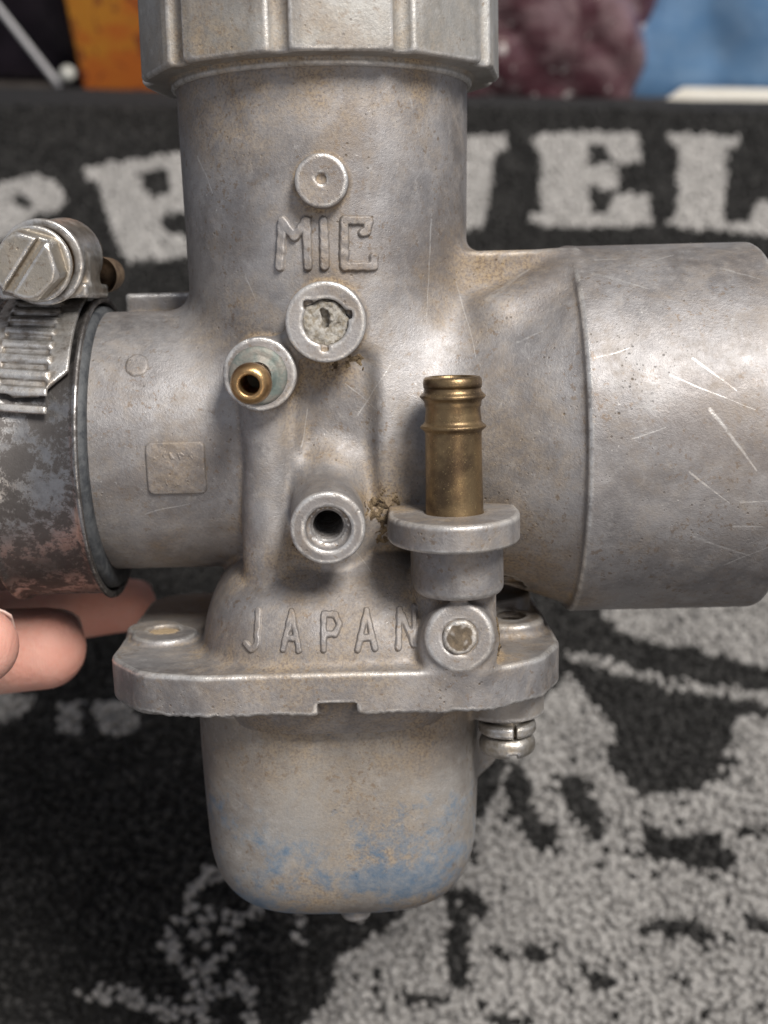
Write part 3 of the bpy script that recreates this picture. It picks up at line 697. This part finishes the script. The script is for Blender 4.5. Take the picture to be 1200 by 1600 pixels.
def s_head(x, y, z):
    t, q = axial(x, y, z, HA, -HD)       # t grows towards the viewer
    e1 = np.cross(HD, [0, 0, 1.]); e1 /= np.linalg.norm(e1); e2 = np.cross(e1, HD)
    px, py, pz = x - HA[0], y - HA[1], z - HA[2]
    u = px * e1[0] + py * e1[1] + pz * e1[2]; v = px * e2[0] + py * e2[1] + pz * e2[2]
    hexd = np.full(np.shape(x), -9.)
    for k in range(6):
        a = R(60 * k + 12); hexd = mx(hexd, u * math.cos(a) + v * math.sin(a) - .43)
    hd = _rd(mx(hexd, q - .48), abs(t - .12) - .22, .04)
    hd = mx(hd, (q + t * .9 - .73) * .74)
    a = R(52); w = u * -math.sin(a) + v * math.cos(a)
    slot = mx(abs(w) - .065, .20 - t)
    hd = mx(hd, -slot)
    return mn(hd, _rd(q - .53, abs(t + .14) - .05, .03))
build_sdf("slotted_hex_screw", s_head, (-4.9, -2.7, -.3), (-3.2, -1.4, 1.4), .022, M_ZINC, clamp, True)

# ------------------------------------------------------------------ hand under the hose
M_SKIN, nt, b, co = new_mat("skin")
n1 = nz(nt, co, 1.1, 4, .6); n2 = nz(nt, co, 14, 4, .6)
nt.links.new(mixc(nt, ramp(nt, n1, .35, .68), (.66, .43, .35), (.60, .32, .25)), b.inputs['Base Color'])
sx = nt.nodes.new("ShaderNodeSeparateXYZ"); nt.links.new(co, sx.inputs[0])
nt.links.new(mixc(nt, mth(nt, 'MULTIPLY', ramp(nt, sx.outputs[0], -6.2, -4.3), .55), mixc(nt, ramp(nt, n1, .35, .68), (.66, .43, .35), mixc(nt, ramp(nt, n2, .4, .7), (.60, .32, .25), (.55, .27, .20))), (.66, .29, .23)), b.inputs['Base Color'])
b.inputs['Roughness'].default_value = .62; b.inputs['Specular IOR Level'].default_value = .35; b.inputs['Subsurface Weight'].default_value = .25
b.inputs['Subsurface Radius'].default_value = (.25, .09, .05); b.inputs['Subsurface Scale'].default_value = 1.
w = nt.nodes.new("ShaderNodeTexWave"); w.inputs['Scale'].default_value = 7.; w.inputs['Distortion'].default_value = 2.5
nt.links.new(co, w.inputs[0]); p = bump(nt, b, w.outputs[1], .12, .012); p = bump(nt, b, n2, .35, .02, p); bump(nt, b, nz(nt, co, 2.2, 3, .6, 1.5), .25, .08, p)
M_NAIL = plain("fingernail", (.62, .42, .35), (.66, .48, .42), .3, 0, 3., .1)
FING = [  # joint points from knuckle to tip, radii; carb-local cm
 ([(-12.6, 1.6, -6.2), (-9.2, -.1, -5.9), (-6.8, .1, -5.55), (-4.78, .1, -5.45)], [.92, .82, .74, .66]),
 ([(-12.9, -.2, -6.0), (-9.9, -1.9, -5.5), (-7.5, -2.2, -4.95), (-5.12, -2.1, -4.80)], [.92, .80, .70, .57]),
 ([(-12.3, 3.4, -6.1), (-8.8, 2.9, -5.9), (-6.2, 2.9, -5.6), (-3.95, 2.9, -5.42)], [.80, .70, .60, .48]),
 ([(-12.6, 5.0, -6.0), (-9.8, 5.2, -6.6), (-7.8, 5.2, -6.3), (-6.2, 5.0, -5.6)], [.78, .68, .62, .54]),
 ([(-15.0, -1.8, -4.6), (-12.2, -3.5, -3.4), (-10.0, -3.2, -1.9), (-8.4, -2.6, -1.0)], [1.2, .98, .86, .76])]
def s_hand(x, y, z):
    d = cone(x, y, z, (-13.4, .6, -6.1), (-17.4, 1.2, -5.9), 1.25, 1.5)
    d = smin(d, cone(x, y, z, (-13.2, 3.6, -6.0), (-17.2, 2.6, -5.9), 1.15, 1.4), 1.2)
    d = smin(d, cone(x, y, z, (-17.2, 1.9, -5.9), (-27, 3.0, -6.8), 2.1, 2.9), 1.6)
    fs = None
    for P, r in FING:
        f = None
        for i in range(3):
            s = cone(x, y, z, P[i], P[i + 1], r[i], r[i + 1]); f = s if f is None else smin(f, s, .12)
        d = smin(d, f, .25) if fs is None else smin(d, f, .22); fs = 1
    return d
hand = thing("person", "person's hand with pale fingertips holding the hose from below", "person", ROOTM)
hm = build_sdf("hand_skin", s_hand, (-27.5, -5.2, -9.9), (-3.2, 7.0, .6), .10, M_SKIN, hand)
for P, r in FING:
    a, b_ = np.array(P[2]), np.array(P[3]); d = (b_ - a) / np.linalg.norm(b_ - a)
    dn = np.array([0, 1., .1]) if P[0][2] < -5 else np.array([-.2, -.8, .6])
    dn = dn - d * dn.dot(d); dn /= np.linalg.norm(dn); sd = np.cross(d, dn); rr = r[3]
    V = []; F = []
    for i in range(9):
        for j in range(9):
            u, v = i / 8 * 2 - 1, j / 8 * 2 - 1
            ang = v * .85 * math.sqrt(max(0, 1 - .35 * max(0, u) ** 2)); h = b_ + d * (rr * (.15 + .62 * u))
            rad = rr * (1.03 if u < .2 else 1.03 - .28 * (u - .2) ** 2)
            V.append(tuple(h + dn * rad * math.cos(ang) + sd * rad * math.sin(ang)))
    for i in range(8):
        for j in range(8): F.append((i * 9 + j, i * 9 + j + 1, (i + 1) * 9 + j + 1, (i + 1) * 9 + j))
    n_ = link("fingernail", mesh_np("fingernail", V, F), M_NAIL, hm)
    sm = n_.modifiers.new("thickness", 'SOLIDIFY'); sm.thickness = .03

# ------------------------------------------------------------------ looped pile mat
rng = np.random.default_rng(7)
def inside(P, x, y): return poly2(x, y, P) < 0
sp = .172; gx = np.arange(-24, 24, sp); gy = np.arange(4, 43.6, sp * .95)
X, Y = np.meshgrid(gx, gy, indexing='ij'); X = X + (np.arange(len(gy))[None] % 2) * sp * .5
X = (X + rng.normal(0, .055, X.shape)).ravel(); Y = (Y + rng.normal(0, .055, Y.shape)).ravel()
keep = (Y < 43.75 - X * .032) & (abs(X) < 13.5 + .2 * (Y - 8)); X, Y = X[keep], Y[keep]
far = Y > 30
jx, jy = X + rng.normal(0, .05, X.shape), Y + rng.normal(0, .05, Y.shape)
jx = np.where(far, X, jx); jy = np.where(far, Y, jy)
wh = np.zeros(len(X), bool)
for P in WHITE: wh |= inside(P, jx, jy)
for P in BLACK: wh &= ~inside(P, jx, jy)
for P, wd in STRANDS:
    for a, b_ in zip(P[:-1], P[1:]):
        a = np.array(a); e = np.array(b_) - a; t = np.clip(((jx - a[0]) * e[0] + (jy - a[1]) * e[1]) / e.dot(e), 0, 1)
        wh |= np.hypot(jx - a[0] - e[0] * t, jy - a[1] - e[1] * t) < wd
lowf = np.sin(X * 1.7 + np.sin(Y * 1.1)) * np.sin(Y * 1.9 + np.sin(X * 1.3))
flipm = (rng.random(len(X)) < np.where(Y < 20, .035, .004)); wh = wh ^ (flipm & wh)
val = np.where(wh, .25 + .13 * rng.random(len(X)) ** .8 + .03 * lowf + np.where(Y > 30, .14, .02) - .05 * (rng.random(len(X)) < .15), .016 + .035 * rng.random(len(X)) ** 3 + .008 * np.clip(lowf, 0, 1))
val = np.where(wh & (rng.random(len(X)) < np.where(Y < 20, .05, .0)), .20, val)
# one loop: a bent sausage
ns, nr = 5, 4
t = np.linspace(-1, 1, ns)
N = len(X)
ang = rng.random(N) * 2 * math.pi; Ln = .10 + .06 * rng.random(N); Rr = .062 + .034 * rng.random(N) ** 1.5; Hh = .09 + .07 * rng.random(N); bend = rng.normal(0, .05, N)
yaw2 = rng.random(N)
cx = t[None] * Ln[:, None]; cy = bend[:, None] * (1 - t[None] ** 2) * 1.2; cz = Hh[:, None] * (1 - .9 * t[None] ** 2)
rad = Rr[:, None] * np.array([.5, 1.0, 1.15, 1.0, .5])[None]
ph = np.arange(nr) / nr * 2 * math.pi
vx = np.repeat(cx[:, :, None], nr, 2); vy = cy[:, :, None] + rad[:, :, None] * np.cos(ph); vz = cz[:, :, None] + rad[:, :, None] * np.sin(ph)
ca, sa = np.cos(ang)[:, None, None], np.sin(ang)[:, None, None]
V = np.stack([X[:, None, None] + vx * ca - vy * sa, Y[:, None, None] + vx * sa + vy * ca, vz + .02], -1).reshape(-1, 3)
base = np.array([[s * nr + k, s * nr + (k + 1) % nr, (s + 1) * nr + (k + 1) % nr, (s + 1) * nr + k] for s in range(ns - 1) for k in range(nr)])
F = (base[None] + (np.arange(N) * ns * nr)[:, None, None]).reshape(-1, 4)[:, ::-1]
gx = np.arange(-22, 22.01, .13); gy = np.arange(4, 43.3, .13); GX, GY = np.meshgrid(gx, gy, indexing='ij')
ux, uy = GX.ravel() + rng.normal(0, .02, GX.size), GY.ravel() + rng.normal(0, .02, GX.size); uw = np.zeros(len(ux), bool)
for P in WHITE: uw |= inside(P, ux, uy)
for P in BLACK: uw &= ~inside(P, ux, uy)
I = np.arange(GX.size).reshape(GX.shape)
UF = np.stack([I[:-1, :-1], I[1:, :-1], I[1:, 1:], I[:-1, 1:]], -1).reshape(-1, 4) + len(V)
UV = np.stack([ux, uy, .05 + rng.normal(0, .02, len(ux))], 1); F = np.concatenate([F, UF]); V = np.concatenate([V, UV])
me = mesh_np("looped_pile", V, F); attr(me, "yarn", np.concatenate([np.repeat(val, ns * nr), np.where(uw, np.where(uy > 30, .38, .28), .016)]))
M_YARN, nt, b, co = new_mat("yarn")
y_ = at(nt, "yarn"); cr = nt.nodes.new("ShaderNodeCombineXYZ")
fz = nz(nt, co, 28, 3, .7); vv = mth(nt, 'MULTIPLY', y_, ramp(nt, fz, .3, .7, .75, 1.15))
for i, k in enumerate((1.0, .965, .92)): nt.links.new(mth(nt, 'MULTIPLY', vv, k), cr.inputs[i])
nt.links.new(cr.outputs[0], b.inputs['Base Color']); b.inputs['Roughness'].default_value = .75; b.inputs['Specular IOR Level'].default_value = .3
bump(nt, b, fz, .5, .03)
mat_t = thing("door_mat", "black and pale grey looped pile mat with bold lettering under the carburetor", "mat")
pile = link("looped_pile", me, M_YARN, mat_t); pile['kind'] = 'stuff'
def slab(name, pts, z0, z1, mat, parent=None, bev=.05):
    V = [(p[0], p[1], z0) for p in pts] + [(p[0], p[1], z1) for p in pts]; k = len(pts)
    me = bpy.data.meshes.new(name)
    me.from_pydata(V, [], [tuple(range(k))[::-1], tuple(range(k, 2 * k))] + [(i, (i + 1) % k, k + (i + 1) % k, k + i) for i in range(k)])
    me.update(); o = link(name, me, mat, parent)
    if bev:
        mdf = o.modifiers.new("edge", 'BEVEL'); mdf.width = bev; mdf.segments = 3
    return o
M_BACK = plain("mat_backing", (.012, .012, .013), (.022, .021, .022), .9, 0, 9., .5)
slab("mat_backing", [(-46, -8), (46, -8), (46, 42.6), (-46, 45.6)], -.5, .0, M_BACK, mat_t, .1)
# edge binding at the far side
V = []; F = []
for i in range(61):
    x = -46 + 92 * i / 60; yb = 44.1 - x * .032
    for k in range(7):
        a = math.pi * k / 6; V.append((x, yb - .75 * math.cos(a), -.5 + .68 * math.sin(a) + .02 * math.sin(i * 2.1)))
for i in range(60):
    for k in range(6): F.append((i * 7 + k, i * 7 + k + 1, (i + 1) * 7 + k + 1, (i + 1) * 7 + k))
link("edge_binding", mesh_np("edge_binding", V, np.array(F)[:, ::-1]), M_BACK, mat_t)

# ------------------------------------------------------------------ table and things behind the mat
tb = slab("table_top", [(-90, -40), (90, -40), (90, 120), (-90, 120)], -3.5, -.55, plain("dark_table", (.06, .05, .045), (.10, .085, .075), .6, 0, .5), None, .2); tb['kind'] = 'structure'
def crumple(name, c, h, seed, amp, mat, label, cat, f=1.0, rz=0.):
    rs = np.random.default_rng(seed)
    n = 90; u = np.linspace(-math.pi, math.pi, 2 * n, endpoint=False); v = np.linspace(-math.pi / 2, math.pi / 2, n)
    U_, V_ = np.meshgrid(u, v, indexing='ij')
    se = lambda w, m: np.sign(w) * abs(w) ** m
    x = se(np.cos(V_), .55) * se(np.cos(U_), .6); y = se(np.cos(V_), .55) * se(np.sin(U_), .6); z = se(np.sin(V_), .7)
    P = np.stack([x * h[0], y * h[1], z * h[2]], -1).reshape(-1, 3)
    D = np.zeros(len(P)); 
    for k in range(16):
        dr = rs.normal(size=3); dr /= np.linalg.norm(dr); fr = f * rs.uniform(.5, 2.6); D += (abs(np.sin(P @ dr * fr + rs.uniform(0, 6) + .8 * np.sin(P @ dr[::-1] * fr * .7))) - .6) / (1 + fr)
    nrm = P / np.linalg.norm(P, axis=1)[:, None]; P = P + nrm * (D * amp)[:, None]
    I = np.arange(2 * n * n).reshape(2 * n, n); I2 = np.roll(I, -1, 0)
    Q = np.stack([I[:, :-1], I2[:, :-1], I2[:, 1:], I[:, 1:]], -1).reshape(-1, 4)
    me = mesh_np(name, P, Q); o = link(name, me, mat); o.location = (c[0], c[1], c[2]); o.rotation_euler = (0, 0, rz)
    return tag(o, label, cat)
def foil(name, c0, c1, c_glint):
    m, nt, b, co = new_mat(name); n = nz(nt, co, .55, 5, .6, .8); k = nz(nt, co, 1.1, 4, .6, 1.2)
    c = mixc(nt, ramp(nt, n, .42, .60), c0, c1); c = mixc(nt, ramp(nt, nz(nt, co, 1.9, 2, .5), .64, .72), c, c_glint)  # pale spots paint the film's white highlights into the colour
    nt.links.new(c, b.inputs['Base Color']); b.inputs['Roughness'].default_value = .12; b.inputs['Coat Weight'].default_value = .6
    bump(nt, b, k, .6, .25); return m
crumple("plastic_bag", (6.2, 47.6, .6), (4.3, 3.0, 5.0), 5, .34, foil("maroon_film", (.10, .04, .05), (.21, .13, .14), (.50, .45, .44)), "crumpled maroon plastic bag behind the mat beside the blue bag", "bag", .55)
crumple("foil_wrapper", (10.0, 50.5, 1.6), (3.8, 2.6, 5.4), 11, .4, foil("grey_film", (.12, .09, .085), (.20, .16, .145), (.42, .38, .35)), "shiny grey brown wrapper lying behind the maroon bag", "wrapper", .6)
crumple("blue_bag", (14.4, 47.3, 1.0), (4.6, 1.9, 5.6), 23, .3, plain("blue_cloth", (.13, .27, .48), (.19, .33, .53), .6, 0, .6, .3, .1), "soft light blue bag slumped behind the far edge of the mat", "bag", .3, .15).rotation_euler = (0, R(32), .12)
box_t = slab("cardboard_packet", [(-12.05, 45.0), (-6.2, 44.9), (-6.2, 47.5), (-12.05, 47.6)], -.5, 8.5, None, None, .06); box_t.data.materials.clear()
m, nt, b, co = new_mat("orange_print")
n1 = nz(nt, co, .5, 3, .5, .8); c = mixc(nt, ramp(nt, n1, .4, .6), (.66, .27, .035), (.62, .17, .03)); c = mixc(nt, ramp(nt, nz(nt, co, 1.2, 3, .5, 1.5), .60, .66), c, (.30, .07, .03))
nt.links.new(c, b.inputs['Base Color']); b.inputs['Roughness'].default_value = .45; box_t.data.materials.append(m)
tag(box_t, "orange printed cardboard packet standing behind the mat left of the cap", "packet")
pk = slab("dark_packet", [(-20.5, 46.6), (-12.2, 46.0), (-12.2, 49.5), (-20.5, 50)], -.5, 9, plain("black_film", (.012, .009, .013), (.03, .022, .03), .4, 0, .7), None, .3)
tag(pk, "dark purple black packet standing left of the orange packet", "packet")
a, b_ = Vector((-12.95, 44.95, .1)), Vector((-16.4, 45.4, 6.6))
st = thing("white_strip", "thin white plastic strip leaning on the dark packet", "strip")
dd = (b_ - a).normalized()
lathe("strip", [(0, 0), (.10, .01), (.15, .1), (.13, .5), (.12, 7), (.1, 7.4), (0, 7.42)], tuple(a), tuple(dd), plain("white_plastic", (.50, .49, .50), (.58, .57, .57), .4), st, 16)
lathe("knob", [(0, -.3), (.22, -.24), (.33, 0), (.30, .18), (.12, .3), (0, .32)], (-12.55, 45.0, .65), (0, -.6, 1), plain("ivory_plastic", (.45, .45, .40), (.55, .54, .5), .4), st, 20)
bo = slab("cream_board", [(10.7, 43.75), (26, 43.3), (26, 44.7), (12.0, 45.1)], -.5, .02, plain("cream_wood", (.60, .55, .46), (.68, .64, .56), .6, 0, 1.), None, .05)
tag(bo, "cream coloured board lying flat below the blue bag", "board")
wl = slab("wall", [(-90, 118), (90, 118), (90, 121), (-90, 121)], -3.4, 90, plain("dark_wall", (.10, .085, .075), (.14, .12, .11), .8, 0, .2), None, 0); wl['kind'] = 'structure'
